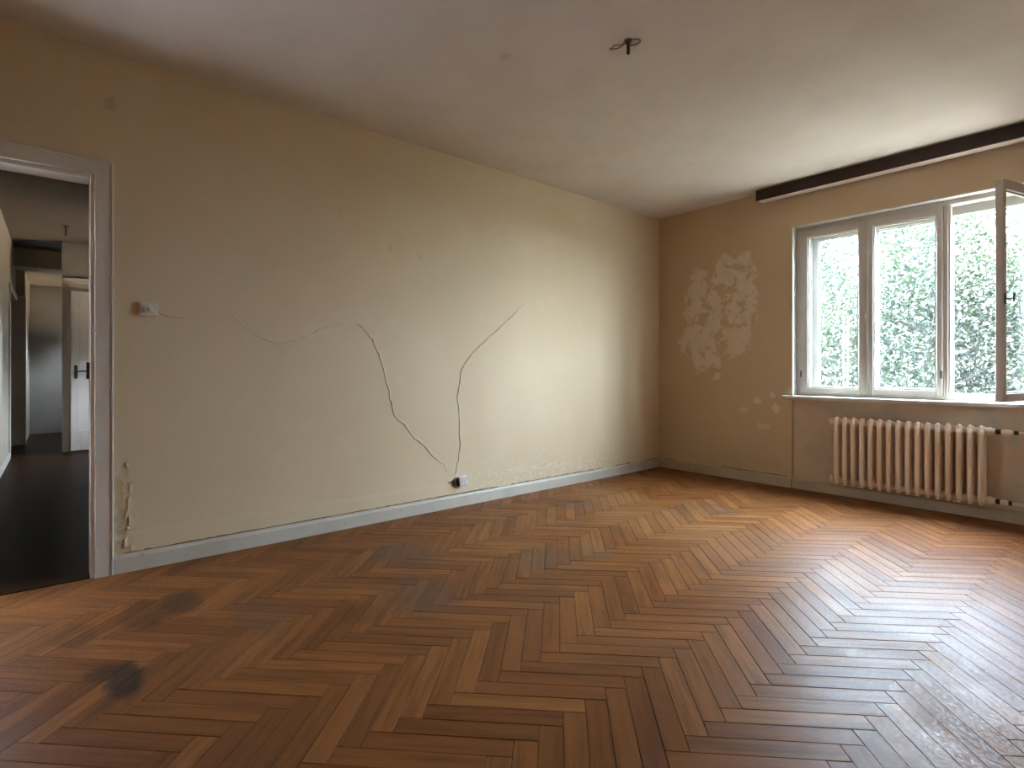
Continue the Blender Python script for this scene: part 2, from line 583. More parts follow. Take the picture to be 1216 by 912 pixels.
    def mesh(self, name, mats):
        me = bpy.data.meshes.new(name)
        me.from_pydata(self.v, [], self.f)
        for mt in (mats if isinstance(mats, (list, tuple)) else [mats]):
            me.materials.append(mt)
        me.polygons.foreach_set('material_index', self.mi)
        me.update()
        import bmesh
        bm = bmesh.new()
        bm.from_mesh(me)
        bmesh.ops.recalc_face_normals(bm, faces=bm.faces)
        bm.to_mesh(me)
        bm.free()
        return me

    def build(self, name, mats, parent=None, smooth=False, loc=(0, 0, 0), rot=(0, 0, 0)):
        me = self.mesh(name, mats)
        if smooth:
            me.polygons.foreach_set('use_smooth', [True] * len(me.polygons))
            me.set_sharp_from_angle(angle=math.radians(40))
        o = bpy.data.objects.new(name, me)
        o.location, o.rotation_euler = loc, rot
        COL.objects.link(o)
        if parent:
            o.parent = parent
        return o


def empty(name, loc=(0, 0, 0)):
    o = bpy.data.objects.new(name, None)
    o.empty_display_size = 0.05
    o.location = loc
    COL.objects.link(o)
    return o


def tag(o, label, cat, group=None, kind=None):
    o['label'] = label
    o['category'] = cat
    if group:
        o['group'] = group
    if kind:
        o['kind'] = kind
    return o


def prism(poly, x0, x1, axis='x'):
    """polygon (list of 2-tuples) extruded along an axis"""
    m = MB()
    n = len(poly)
    def P(t, q):
        return (t, q[0], q[1]) if axis == 'x' else ((q[0], t, q[1]) if axis == 'y' else (q[0], q[1], t))
    vs = [P(x0, q) for q in poly] + [P(x1, q) for q in poly]
    fs = [tuple(range(n))[::-1], tuple(range(n, 2 * n))]
    for i in range(n):
        j = (i + 1) % n
        fs.append((i, j, n + j, n + i))
    m.add(vs, fs)
    return m


# ================================================================== THE SETTING
# door opening in the left wall
DY0, DY1, DZ = -5.98, -5.06, 2.145
w = MB()
w.box(-0.13, 0, DY1, 0, 0, RH)
w.box(-0.13, 0, DY0, DY1, DZ, RH)
w.box(-0.13, 0, -RL, DY0, 0, RH)
wall_left = tag(w.build('wall_left', M['wall_left']), 'long cream plaster wall with cracks running up from the socket', 'wall', kind='structure')

w = MB()
w.box(-0.13, WX0, 0, WT, 0, RH)
w.box(WX1, RW, 0, WT, 0, RH)
w.box(WX0, WX1, 0, WT, WZ1, RH)
w.box(WX0, WX1, 0.022, WT, 0, WZ0 - 0.035)
wall_window = tag(w.build('wall_window', M['wall_window']), 'brownish plaster wall with window and peeled patch of paint', 'wall', kind='structure')

w = MB().box(RW, RW + 0.2, -RL, WT, 0, RH)
tag(w.build('wall_right', M['wall_plain']), 'plain cream wall closing the room on the right, outside the picture', 'wall', kind='structure')
w = MB().box(-0.13, RW + 0.2, -RL - 0.2, -RL, 0, RH)
tag(w.build('wall_back', M['wall_plain']), 'plain cream wall behind the viewer, outside the picture', 'wall', kind='structure')
w = MB().box(-0.13, RW + 0.2, -RL - 0.2, WT, RH, RH + 0.2)
ceiling = tag(w.build('ceiling', M['ceiling']), 'off-white plaster ceiling over the big room', 'ceiling', kind='structure')

# ---- floor: slab + herringbone strips
w = MB().box(-0.13, RW + 0.2, -RL - 0.2, WT, -0.20, -0.012)
floor = tag(w.build('floor', M['subfloor']), 'worn brown herringbone parquet floor of the big room', 'floor', kind='structure')

SW, SL = 0.0725, 0.445
A0, B0 = -0.551, -4.441
GAP = 0.0009
TH = 0.014


def to_xy(a, b):
    return ((a - b) * S2, (a + b) * S2)


def clip(poly, xmin, xmax, ymin, ymax):
    def cut(P, f, inter):
        out = []
        for i in range(len(P)):
            p, q = P[i - 1], P[i]
            if f(p) != f(q):
                out.append(inter(p, q))
            if f(q):
                out.append(q)
        return out
    for ax, val, sgn in ((0, xmin, 1), (0, xmax, -1), (1, ymin, 1), (1, ymax, -1)):
        if not poly:
            return poly
        def f(p):
            return sgn * (p[ax] - val) >= 0
        def inter(p, q):
            t = (val - p[ax]) / (q[ax] - p[ax])
            return (p[0] + t * (q[0] - p[0]), p[1] + t * (q[1] - p[1]))
        poly = cut(poly, f, inter)
    return poly


def cam_proj(x, y, z=0.0):
    dx, dy = x - CAM[0], y - CAM[1]
    d = dx * -0.7646 + dy * 0.6445
    r = dx * 0.6445 + dy * 0.7646
    if d < 0.3:
        return None
    return (608 + FPX * r / d, 439 + (CAM[2] - z) * FPX / d)


strips = []
for mcol in range(-14, 16):
    for n in range(-130, 131):
        ca = A0 + n * SW + mcol * SL
        cb = B0 + n * SW - mcol * SL
        for turn, (a0, a1, b0, b1) in enumerate(((ca, ca + SL, cb, cb + SW), (ca + SL, ca + SL + SW, cb + SW - SL, cb + SW))):
            cx_, cy_ = to_xy((a0 + a1) / 2, (b0 + b1) / 2)
            if not (-0.6 < cx_ < RW + 0.4 and -RL - 0.4 < cy_ < 0.5):
                continue
            g = GAP
            poly = [to_xy(*q) for q in ((a0 + g, b0 + g), (a1 - g, b0 + g), (a1 - g, b1 - g), (a0 + g, b1 - g))]
            pc = clip(poly, -0.02, RW, -RL, 0.0)
            if len(pc) < 3:
                continue
            whole = len(pc) == 4 and all(-0.02 <= q[0] <= RW and -RL <= q[1] <= 0 for q in poly)
            area = 0.0
            pr = [cam_proj(*q) for q in pc]
            if all(pr) and all(0 <= q[0] <= 1216 and 0 <= q[1] <= 912 for q in pr):
                for i in range(len(pr)):
                    area += pr[i - 1][0] * pr[i][1] - pr[i][0] * pr[i - 1][1]
            strips.append((abs(area) if whole else 0.0, turn, (cx_, cy_), pc))
strips.sort(key=lambda s: -s[0])
N_OWN = 300

# shared mesh of a whole strip (chamfered top), lying along local X
hl, hw, ch = SL / 2 - GAP, SW / 2 - GAP, 0.0011
sv = []
for (l, q, z) in ((hl, hw, -TH), (hl, hw, -ch), (hl - ch, hw - ch, 0.0)):
    sv += [(-l, -q, z), (l, -q, z), (l, q, z), (-l, q, z)]
sf = []
for k in (0, 4):
    for i in range(4):
        j = (i + 1) % 4
        sf.append((k + i, k + j, k + 4 + j, k + 4 + i))
sf.append((8, 9, 10, 11))
strip_mesh = bpy.data.meshes.new('parquet_strip')
strip_mesh.from_pydata(sv, [], sf)
strip_mesh.materials.append(M['parquet'])
rest = MB()
rest_tone, rest_turn = [], []


def tone_at(x, y):
    t = random.betavariate(2.2, 2.2)
    return min(0.98, max(0.02, t))


for i, (area, turn, c, pc) in enumerate(strips):
    tone = tone_at(*c)
    if i < N_OWN and area > 0:
        o = bpy.data.objects.new('parquet_strip', strip_mesh)
        o.location = (c[0], c[1], random.uniform(-0.0006, 0.0004))
        o.rotation_euler = (random.gauss(0, 0.0032), random.gauss(0, 0.0010), math.radians(45 if turn == 0 else 135))
        o.parent = floor
        o['tone'] = tone
        o['turn'] = float(turn)
        COL.objects.link(o)
    else:
        n = len(pc)
        dz = random.uniform(-0.0006, 0.0004)
        tx, ty = random.gauss(0, 0.0035), random.gauss(0, 0.0035)
        zz = [dz + (p[0] - c[0]) * tx + (p[1] - c[1]) * ty if area > 0 else 0 for p in pc]
        mx_ = (sum(p[0] for p in pc) / n, sum(p[1] for p in pc) / n)
        ins = []
        for p in pc:
            d = math.hypot(p[0] - mx_[0], p[1] - mx_[1]) + 1e-9
            k = min(0.4, 0.0016 / d)
            ins.append((p[0] + (mx_[0] - p[0]) * k, p[1] + (mx_[1] - p[1]) * k))
        vs = [(p[0], p[1], -TH) for p in pc] + [(p[0], p[1], z - ch) for p, z in zip(pc, zz)] + [(p[0], p[1], z) for p, z in zip(ins, zz)]
        fs = []
        for k in (0, n):
            for a in range(n):
                b = (a + 1) % n
                fs.append((k + a, k + b, k + n + b, k + n + a))
        fs.append(tuple(range(2 * n, 3 * n)))
        rest.add(vs, fs)
        rest_tone += [tone] * len(fs)
        rest_turn += [float(turn)] * len(fs)
me = bpy.data.meshes.new('parquet_field')
me.from_pydata(rest.v, [], rest.f)
me.materials.append(M['parquet'])
at = me.attributes.new('tone', 'FLOAT', 'FACE')
at.data.foreach_set('value', rest_tone)
at = me.attributes.new('turn', 'FLOAT', 'FACE')
at.data.foreach_set('value', rest_turn)
o = bpy.data.objects.new('parquet_field', me)
o.parent = floor
o['kind'] = 'stuff'
COL.objects.link(o)


# ---- skirting boards
def skirt_profile(t, h):
    return [(0, 0), (t, 0), (t, h - 0.016), (t * 0.75, h - 0.005), (t * 0.35, h), (0, h)]


b = prism([(x, z) for (x, z) in skirt_profile(0.022, 0.096)], -4.996, 0.0, 'y')
tag(b.build('baseboard_left', M['skirting']), 'white painted skirting board along the long cracked wall', 'skirting board', kind='structure')
b = MB()
for (x0, x1, yy) in ((0.022, WX0, 0.0), (WX0, WX1, 0.022), (WX1, RW, 0.0)):
    q = prism([(yy - x, z) for (x, z) in skirt_profile(0.022, 0.096 if yy == 0 else 0.088)], x0, x1, 'x')
    b.add(q.v, q.f)
tag(b.build('baseboard_window', M['skirting_dull']), 'cream skirting board under the window wall and radiator', 'skirting board', kind='structure')


# ---- low plaster band above the skirting, with a ragged top edge
def ragged_band(t0, t1, ztop, thick, to3, step=0.035, jit=0.006):
    m = MB()
    n = int((t1 - t0) / step)
    vs = []
    for i in range(n + 1):
        t = t0 + (t1 - t0) * i / n
        z = ztop + random.gauss(0, jit * .5) + 0.006 * math.sin(t * 2.3)
        th = thick * (0.55 + 0.45 * math.sin(t * 1.7 + 1) ** 2)
        vs += [to3(0, t, 0.09), to3(th, t, 0.09), to3(th, t, z - 0.03), to3(0, t, z)]
    fs = []
    for i in range(n):
        for k in range(3):
            fs.append((i * 4 + k, i * 4 + k + 1, i * 4 + 4 + k + 1, i * 4 + 4 + k))
    m.add(vs, fs)
    return m


band = ragged_band(-4.93, -0.25, 0.212, 0.0028, lambda d, t, z: (d, t, z)).build('plaster_band', M['wall_left'], wall_left)
band2 = ragged_band(0.25, 1.33, 0.205, 0.0035, lambda d, t, z: (t, -d, z)).build('plaster_band', M['wall_window'], wall_window)


# ---- cracks: lifted lip beside a broken dark seam
def crack(name, pts, parent, mat, to3, lip=0.005, wid=0.012, gap=0.0035, side=1, dens=0.75, step=0.026, jit=0.010, seam='bare_plaster'):
    P = [Vector(p) for p in pts]
    # resample with Catmull-Rom-like smoothing
    path = []
    for i in range(len(P) - 1):
        p0, p1, p2, p3 = P[max(i - 1, 0)], P[i], P[i + 1], P[min(i + 2, len(P) - 1)]
        n = max(2, int((p2 - p1).length / step))
        for k in range(n):
            t = k / n
            q = 0.5 * ((2 * p1) + (p2 - p0) * t + (2 * p0 - 5 * p1 + 4 * p2 - p3) * t * t + (3 * p1 - p0 - 3 * p2 + p3) * t ** 3)
            path.append(q)
    path.append(P[-1])
    n = len(path)
    m = MB()
    rows = []
    for i, q in enumerate(path):
        t = (path[min(i + 1, n - 1)] - path[max(i - 1, 0)]).normalized()
        nr = Vector((-t.y, t.x)) * side
        e = min(1.0, i / 4, (n - 1 - i) / 4)
        q = q + nr * random.gauss(0, jit * .6)
        hgt = lip * e * random.uniform(0.35, 1.25)
        wd = wid * (0.6 + 0.6 * random.random())
        rows.append([to3(0.0002, *(q)), to3(hgt + 0.0004, *(q + nr * 0.0015)), to3(hgt * 0.55 + 0.0003, *(q + nr * wd * 0.45)), to3(-0.0005, *(q + nr * wd))])
    vs = [p for r in rows for p in r]
    fs = []
    for i in range(n - 1):
        for k in range(3):
            fs.append((i * 4 + k, i * 4 + k + 1, i * 4 + 5 + k, i * 4 + 4 + k))
    m.add(vs, fs, 0)
    # seam
    on = False
    run = 0
    for i in range(n - 1):
        if run <= 0:
            on = random.random() < dens
            run = random.randint(1, 5)
        run -= 1
        if not on:
            continue
        t = (path[i + 1] - path[i]).normalized()
        nr = Vector((-t.y, t.x)) * side
        g0 = gap * random.uniform(.3, 1.2)
        a, b_ = path[i] - nr * g0, path[i + 1] - nr * gap * random.uniform(.3, 1.0)
        c_, d_ = path[i + 1] + nr * 0.001, path[i] + nr * 0.001
        m.add([to3(0.0012, *a), to3(0.0012, *b_), to3(0.0016, *c_), to3(0.0016, *d_), to3(-0.001, *a), to3(-0.001, *b_), to3(-0.001, *c_), to3(-0.001, *d_)],
              [(0, 1, 2, 3), (0, 4, 5, 1), (1, 5, 6, 2), (2, 6, 7, 3), (3, 7, 4, 0)], 1)
    me_ = m.mesh(name, [mat, M[seam]])
    o_ = bpy.data.objects.new(name, me_)
    COL.objects.link(o_)
    o_.parent = parent
    return o_


LW = lambda d, y, z: (d, y, z)
crack('plaster_crack', [(-3.70, 1.43), (-3.578, 1.404), (-3.50, 1.31), (-3.44, 1.18), (-3.396, 1.03), (-3.36, .89), (-3.328, .771), (-3.25, .69), (-3.173, .597),
                        (-3.02, .46), (-2.93, .37), (-2.863, .291)], wall_left, M['wall_left'], LW)
crack('plaster_crack', [(-2.79, .25), (-2.765, .33), (-2.74, .50), (-2.741, .685), (-2.755, .80), (-2.766, .89), (-2.74, 1.0), (-2.72, 1.11), (-2.66, 1.19), (-2.581, 1.267), (-2.42, 1.39),
                        (-2.266, 1.508), (-2.15, 1.60), (-2.052, 1.678)], wall_left, M['wall_left'], LW, side=-1)
crack('plaster_crack', [(-4.80, 1.43), (-4.775, 1.408), (-4.72, 1.402), (-4.66, 1.395)], wall_left, M['wall_left'], LW, dens=0.9, gap=.003)
crack('plaster_crack', [(-4.50, 1.45), (-4.44, 1.445), (-4.37, 1.39), (-4.30, 1.331), (-4.22, 1.285), (-4.149, 1.272), (-4.07, 1.28), (-3.99, 1.305), (-3.90, 1.36),
                        (-3.80, 1.40), (-3.72, 1.425)], wall_left, M['wall_left'], LW, lip=.003, gap=.0016, dens=.45)
crack('plaster_crack', [(-1.95, 1.745), (-1.80, 1.85), (-1.60, 1.98), (-1.45, 2.05)], wall_left, M['wall_left'], LW, lip=.0012, wid=.008, gap=.001, dens=.2)
crack('plaster_crack', [(-3.74, 2.13), (-3.735, 2.20), (-3.66, 2.215), (-3.60, 2.19)], wall_left, M['wall_left'], LW, lip=.0015, gap=.0012, dens=.4)
crack('plaster_crack', [(-2.62, .215), (-2.30, .22), (-1.95, .222), (-1.6, .217)], wall_left, M['wall_left'], LW, lip=.003, gap=.0025, dens=.5)
crack('plaster_crack', [(-4.96, .222), (-4.935, .225), (-4.905, .232)], wall_left, M['wall_left'], LW, lip=.008, gap=.007, dens=1.0)
WWF = lambda d, x, z: (x, -d, z)
crack('plaster_crack', [(1.08, .205), (1.2, .207), (1.3, .203), (1.335, .16)], wall_window, M['wall_window'], WWF, lip=.003, gap=.002, dens=.6)

crack('skirting_gap', [(-4.95, .1000), (-3.6, .1005), (-2.2, .1000), (-0.9, .1005), (-0.05, .1000)], wall_left, M['wall_left'], lambda d, y, z: (d + .0026, y, z), lip=.0012, wid=.006, gap=.006, dens=.85, jit=.0015, step=.05, seam='rust', side=-1)
crack('skirting_gap', [(.05, .1000), (.6, .1005), (1.0, .1000), (1.40, .1005)], wall_window, M['wall_window'], lambda d, x, z: (x, -d - .003, z), lip=.0012, wid=.006, gap=.006, dens=.85, jit=.0015, step=.05, seam='rust', side=-1)
# curled paint flakes by the door casing
for (y, z, sw_, sh_) in [(-4.925, 0.46, .018, .05), (-4.935, .37, .03, .06), (-4.945, .31, .025, .04), (-4.93, .27, .035, .05), (-4.95, .16, .03, .05),
                         (-4.92, .13, .03, .03), (-4.94, .58, .012, .03), (-4.90, .285, .02, .02)]:
    m = MB()
    n = 5
    vs = []
    for i in range(n):
        t = i / (n - 1)
        lift = 0.0006 + 0.004 * (1 - t) ** 2
        jz = random.uniform(-.3, .3) * sh_
        vs += [(lift, y + t * sw_, z - sh_ / 2 + jz * .3), (lift, y + t * sw_, z + sh_ / 2 + jz), (lift + .0012, y + t * sw_, z + sh_ / 2 + jz), (lift + .0012, y + t * sw_, z - sh_ / 2 + jz * .3)]
    fs = []
    for i in range(n - 1):
        for k in range(4):
            fs.append((i * 4 + k, i * 4 + (k + 1) % 4, i * 4 + 4 + (k + 1) % 4, i * 4 + 4 + k))
    fs += [(0, 1, 2, 3), tuple(4 * (n - 1) + k for k in (3, 2, 1, 0))]
    m.add(vs, fs)
    m.build('paint_flake', M['wall_left'], wall_left)

# ================================================================== DOORWAY (left)
door_1 = tag(empty('door_1', (0, -5.5, 0)), 'open white-painted doorway to the dark hall', 'doorway', kind='structure')
JY1, JY0, JZ = -5.097, -5.945, 2.108


def child(m, name, mat, parent, smooth=False):
    o_ = m.build(name, mat, parent, smooth)
    o_.matrix_parent_inverse = Matrix.Translation(parent.location).inverted()
    return o_


child(MB().box(-0.135, 0.004, JY1, DY1, 0, DZ, c=.003), 'jamb', M['trim'], door_1)
child(MB().box(-0.135, 0.004, DY0, JY0, 0, DZ, c=.003), 'jamb', M['trim'], door_1)
child(MB().box(-0.135, 0.004, JY0, JY1, JZ, DZ, c=.003), 'head_jamb', M['trim'], door_1)


def casing_profile(wd):
    # (offset from inner edge, projection)
    return [(0, 0), (0, .016), (.003, .019), (wd - .010, .021), (wd - .008, .026), (wd - .003, .026), (wd, .020), (wd, 0)]


def casing(yin, yout, z0, z1):
    """upright, mitred at the top"""
    s = 1 if yout > yin else -1
    m = MB()
    pr = casing_profile(abs(yout - yin))
    n = len(pr)
    vs = [(p, yin + s * o_, z0) for o_, p in pr] + [(p, yin + s * o_, z1 + o_) for o_, p in pr]
    fs = [tuple(range(n)), tuple(range(n, 2 * n))] + [(i, (i + 1) % n, n + (i + 1) % n, n + i) for i in range(n)]
    return m.add(vs, fs)


CIN1, COUT1, CIN0, COUT0, CZ, CZT = -5.079, -4.998, -5.963, -6.044, 2.130, 2.211
child(casing(CIN1, COUT1, 0, CZ), 'casing', M['trim'], door_1)
child(casing(CIN0, COUT0, 0, CZ), 'casing', M['trim'], door_1)
pr = casing_profile(CZT - CZ)
n = len(pr)
m = MB()
m.add([(p, CIN0 - o_, CZ + o_) for o_, p in pr] + [(p, CIN1 + o_, CZ + o_) for o_, p in pr],
      [tuple(range(n)), tuple(range(n, 2 * n))] + [(i, (i + 1) % n, n + (i + 1) % n, n + i) for i in range(n)])
child(m, 'head_casing', M['trim'], door_1)
child(MB().box(-0.135, 0.0, JY0, JY1, -0.01, 0.006, c=.003), 'threshold', M['hall_floor'], door_1)
for z in (1.05,):
    child(MB().lathe([(0, .007), (.09, .007)], (-0.085, JY1 - .006, z), 'z', 8), 'hinge', M['metal_dark'], door_1)

# ================================================================== HALL behind the doorway
HX = -8.75
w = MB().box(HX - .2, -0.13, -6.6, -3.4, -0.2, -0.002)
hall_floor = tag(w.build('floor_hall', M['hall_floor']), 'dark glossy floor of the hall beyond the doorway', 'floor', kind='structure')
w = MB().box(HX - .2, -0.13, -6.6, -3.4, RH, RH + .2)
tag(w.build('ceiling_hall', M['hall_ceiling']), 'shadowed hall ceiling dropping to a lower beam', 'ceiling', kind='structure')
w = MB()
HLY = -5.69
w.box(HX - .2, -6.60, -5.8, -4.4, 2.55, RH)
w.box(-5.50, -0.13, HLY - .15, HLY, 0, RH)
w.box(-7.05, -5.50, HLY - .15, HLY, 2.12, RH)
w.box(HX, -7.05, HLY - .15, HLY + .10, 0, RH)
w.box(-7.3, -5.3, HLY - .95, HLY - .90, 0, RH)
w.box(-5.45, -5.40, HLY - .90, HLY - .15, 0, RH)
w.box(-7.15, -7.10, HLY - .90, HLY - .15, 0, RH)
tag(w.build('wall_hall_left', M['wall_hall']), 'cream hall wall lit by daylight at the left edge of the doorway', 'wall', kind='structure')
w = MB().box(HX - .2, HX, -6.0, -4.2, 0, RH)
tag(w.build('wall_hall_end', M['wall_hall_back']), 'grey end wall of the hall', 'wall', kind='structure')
w = MB()
w.box(-5.75, HWX0, HWY, HWY + .3, 0, RH)
w.box(HWX1, -0.13, HWY, HWY + .3, 0, RH)
w.box(HWX0, HWX1, HWY, HWY + .3, 0, HWZ0)
w.box(HWX0, HWX1, HWY, HWY + .3, HWZ1, RH)
tag(w.build('wall_hall_right', M['wall_hall']), 'hall wall with a window, hidden behind the cracked wall', 'wall', kind='structure')
w = MB()
w.box(-5.90, -5.75, -4.20, HWY, 0, RH)
w.box(-5.90, -5.75, -5.18, -4.20, 2.30, RH)
w.box(HX, -8.00, -4.25, -4.20, 0, RH)
w.box(-7.75, -5.90, -4.25, -4.20, 0, RH)
w.box(-8.00, -7.75, -4.25, -4.20, 0, 1.3)  # unseen opening left here, added to light the far end of the hall
w.box(-8.00, -7.75, -4.25, -4.20, 1.75, RH)
tag(w.build('wall_hall_cross', M['wall_hall_back']), 'cross wall in the hall holding the inner door', 'wall', kind='structure')
b = prism([(HLY + x, z) for (x, z) in skirt_profile(0.02, 0.075)], -5.50, -0.24, 'x')
tag(b.build('baseboard_hall', M['trim']), 'pale skirting board at the foot of the bright hall wall', 'skirting board', kind='structure')

# hall doorway on the left wall (casing only is seen)
door_3 = tag(empty('door_3', (-6.2, HLY, 0)), 'dark side doorway in the hall, seen edge-on', 'doorway', kind='structure')
child(MB().box(-7.05, -6.97, HLY - .15, HLY + .115, 0, 2.16, c=.006), 'jamb', M['trim'], door_3)
child(MB().box(-5.56, -5.50, HLY - .15, HLY + .02, 0, 2.16, c=.006), 'jamb', M['trim'], door_3)
child(MB().box(-7.05, -5.50, HLY - .15, HLY + .02, 2.10, 2.18, c=.006), 'head_jamb', M['trim'], door_3)

# inner hall door
door_2 = tag(empty('door_2', (-5.75, -5.1, 0)), 'white panelled hall door standing ajar with lever handle', 'door', kind='structure')
child(MB().box(-5.92, -5.73, -5.18, -5.10, 0, 2.335, c=.006), 'jamb', M['trim'], door_2)
child(MB().box(-5.92, -5.72, -5.18, -4.10, 2.285, 2.335, c=.006), 'head_casing', M['trim'], door_2)
leaf = MB()
Lw, Lh, Lt = 0.80, 2.15, 0.042
leaf.box(0, .095, -Lt / 2, Lt / 2, .02, Lh, c=.003)
leaf.box(Lw - .095, Lw, -Lt / 2, Lt / 2, .02, Lh, c=.003)
leaf.box(.095, Lw - .095, -Lt / 2, Lt / 2, .02, .285, c=.003)
leaf.box(.095, Lw - .095, -Lt / 2, Lt / 2, Lh - .10, Lh, c=.003)
leaf.box(.095, Lw - .095, -Lt / 2, Lt / 2, 1.0, 1.10, c=.003)
leaf.box(.09, Lw - .09, -.008, .008, .28, Lh - .09)
leaf_o = leaf.build('door_leaf', M['trim'], door_2)
leaf_o.matrix_parent_inverse = Matrix.Translation(door_2.location).inverted()
leaf_o.location = (-5.66, -5.095, 0)
leaf_o.rotation_euler = (0, 0, math.radians(102))
hd = MB()
for s in (-1, 1):
    hd.box(.035, .070, s * (Lt / 2), s * (Lt / 2 + .006), .98, 1.16, c=.002)
    hd.sweep([(.052, s * Lt / 2, 1.08), (.052, s * (Lt / 2 + .05), 1.08), (.075, s * (Lt / 2 + .058), 1.08), (.16, s * (Lt / 2 + .058), 1.078)], .009, n=8)
h_o = hd.build('door_handle', M['metal_dark'], leaf_o, True)

# hall ceiling hook
hh = tag(empty('ceiling_hook', (-4.72, -5.152, RH)), 'small dark hook on the hall ceiling, seen through the doorway', 'hook')
MB().lathe([(-.012, .02), (-.006, .035), (0, .035)], (0, 0, 0), 'z', 12).build('rosette', M['metal_dark'], hh, True)
MB().sweep([(0, 0, 0), (0, 0, -.09), (.012, 0, -.115), (.03, .0, -.12), (.042, 0, -.10)], .009, n=8).build('hook', M['metal_dark'], hh, True)

# ================================================================== WINDOW
window_1 = tag(empty('window_1', (WX0, 0.07, WZ0)), 'three-part white casement window with the right sash standing open', 'window', kind='structure')


def wchild(m, name, mat, parent=window_1, smooth=False):
    o_ = m.build(name, mat, parent, smooth)
    o_.matrix_parent_inverse = Matrix.Translation(window_1.location).inverted()
    return o_


IY0, IY1 = 0.075, 0.125          # inner sash layer
OY0, OY1 = 0.180, 0.214          # outer sash layer
# plaster reveals (own paint) around the opening
wchild(MB().box(WX0 - .002, WX0 + .006, 0.002, WT, WZ0, WZ1), 'reveal', M['reveal'])
wchild(MB().box(WX1 - .006, WX1 + .002, 0.002, WT, WZ0, WZ1), 'reveal', M['reveal'])
wchild(MB().box(WX0, WX1, 0.002, WT, WZ1 - .006, WZ1 + .002), 'reveal', M['reveal'])
# box frame
wchild(MB().box(WX0 + .006, WX0 + .045, .085, .225, WZ0, WZ1 - .006, c=.004), 'frame_jamb', M['window_paint'])
wchild(MB().box(WX1 - .045, WX1 - .006, .085, .225, WZ0, WZ1 - .006, c=.004), 'frame_jamb', M['window_paint'])
wchild(MB().box(WX0 + .045, WX1 - .045, .085, .225, 2.385, WZ1 - .006, c=.004), 'frame_head', M['window_paint'])
wchild(MB().box(WX0 + .045, WX1 - .045, .085, .225, WZ0, .885, c=.004), 'frame_bottom', M['window_paint'])
wchild(MB().box(2.548, 2.598, .090, .135, .885, 2.385, c=.005), 'mullion', M['window_paint'])
wchild(MB().box(2.552, 2.594, .180, .214, .885, 2.385, c=.005), 'mullion', M['window_outer'])
# thin half-round astragals
wchild(MB().sweep([(2.036, IY0 - .002, .885), (2.036, IY0 - .002, 2.385)], .007, .007, 8, up=(0, 1, 0)), 'meeting_bead', M['window_paint'], smooth=True)
wchild(MB().sweep([(2.575, .088, .885), (2.575, .088, 2.385)], .006, .006, 8, up=(0, 1, 0)), 'mullion_bead', M['window_paint'], smooth=True)


def sash(name, wd, z0, z1, t, side, top, bot, mat, pane_mat, parent, loc, rot=0.0, flip=1):
    """sash in local coordinates: x from 0 to wd*flip, y from 0 to t, with glazing bead step; pane as child"""
    m = MB()
    f = flip
    m.box(0, f * side, 0, t, z0, z1, c=.004)
    m.box(f * (wd - side), f * wd, 0, t, z0, z1, c=.004)
    m.box(f * side, f * (wd - side), 0, t, z0, z0 + bot, c=.004)
    m.box(f * side, f * (wd - side), 0, t, z1 - top, z1, c=.004)
    # inner rebate bead
    r, d0, d1 = .010, t * .35, t * .8
    m.box(f * side, f * (side + r), d0, d1, z0 + bot, z1 - top)
    m.box(f * (wd - side - r), f * (wd - side), d0, d1, z0 + bot, z1 - top)
    m.box(f * (side + r), f * (wd - side - r), d0, d1, z0 + bot, z0 + bot + r)
    m.box(f * (side + r), f * (wd - side - r), d0, d1, z1 - top - r, z1 - top)
    o_ = m.build(name, mat, parent)
    o_.matrix_parent_inverse = Matrix.Translation(window_1.location).inverted()
    o_.location = loc
    o_.rotation_euler = (0, 0, rot)
    g = MB().box(f * (side + .002), f * (wd - side - .002), t * .5, t * .5 + .003, z0 + bot + .002, z1 - top - .002)
    g.build('pane', pane_mat, o_)
    return o_


SZ0, SZ1 = .882, 2.388
s1 = sash('sash', .545, SZ0, SZ1, .038, .066, .070, .050, M['window_paint'], M['glass_hazy'], window_1, (1.488, IY0, 0))
s2 = sash('sash', .510, SZ0, SZ1, .038, .040, .070, .052, M['window_paint'], M['glass_hazy'], window_1, (2.038, IY0, 0))
HINGE_X = 3.098
s3 = sash('sash', .502, SZ0 + .003, SZ1 - .01, .045, .044, .068, .055, M['window_paint'], M['glass_hazy'], window_1, (HINGE_X, IY0 - .005, 0), math.radians(75), -1)
s3['label'] = 'inner sash swung open into the room'
# outer sashes
wchild(MB().box(1.486, 1.560, OY0 - .02, OY1, .884, 2.386, c=.004), 'outer_jamb', M['window_outer'])
for (x0, wd) in ((1.560, .470), (2.032, .520)):
    sash('outer_sash', wd, .884, 2.386, .034, .046, .085, .055, M['window_outer'], M['glass'], window_1, (x0, OY0, 0))
so3 = sash('outer_sash', .500, .884, 2.330, .036, .046, .070, .055, M['window_outer'], M['glass'], window_1, (3.098, OY1 + .004, 0), math.radians(-88), -1)
so3['label'] = 'outer sash swung open to the outside'
wchild(MB().box(2.594, 3.10, OY0, OY1, 2.315, 2.386, c=.004), 'head_stop', M['window_outer'])
wchild(MB().box(2.594, 3.10, OY0, OY1, .884, .915, c=.004), 'bottom_stop', M['window_outer'])
# espagnolette handles
def t_handle(parent, x, z, y0=0.0):
    m = MB()
    m.box(x - .011, x + .011, y0 - .004, y0 + .001, z - .035, z + .035, c=.001)
    m.sweep([(x, y0, z), (x, y0 - .045, z)], .005, n=8)
    m.sweep([(x, y0 - .047, z - .042), (x, y0 - .048, z - .02), (x, y0 - .046, z), (x, y0 - .048, z + .02), (x, y0 - .047, z + .035)], [.0045, .006, .007, .006, .0045], n=8)
    return m.build('handle', M['metal_dark'], parent, True)


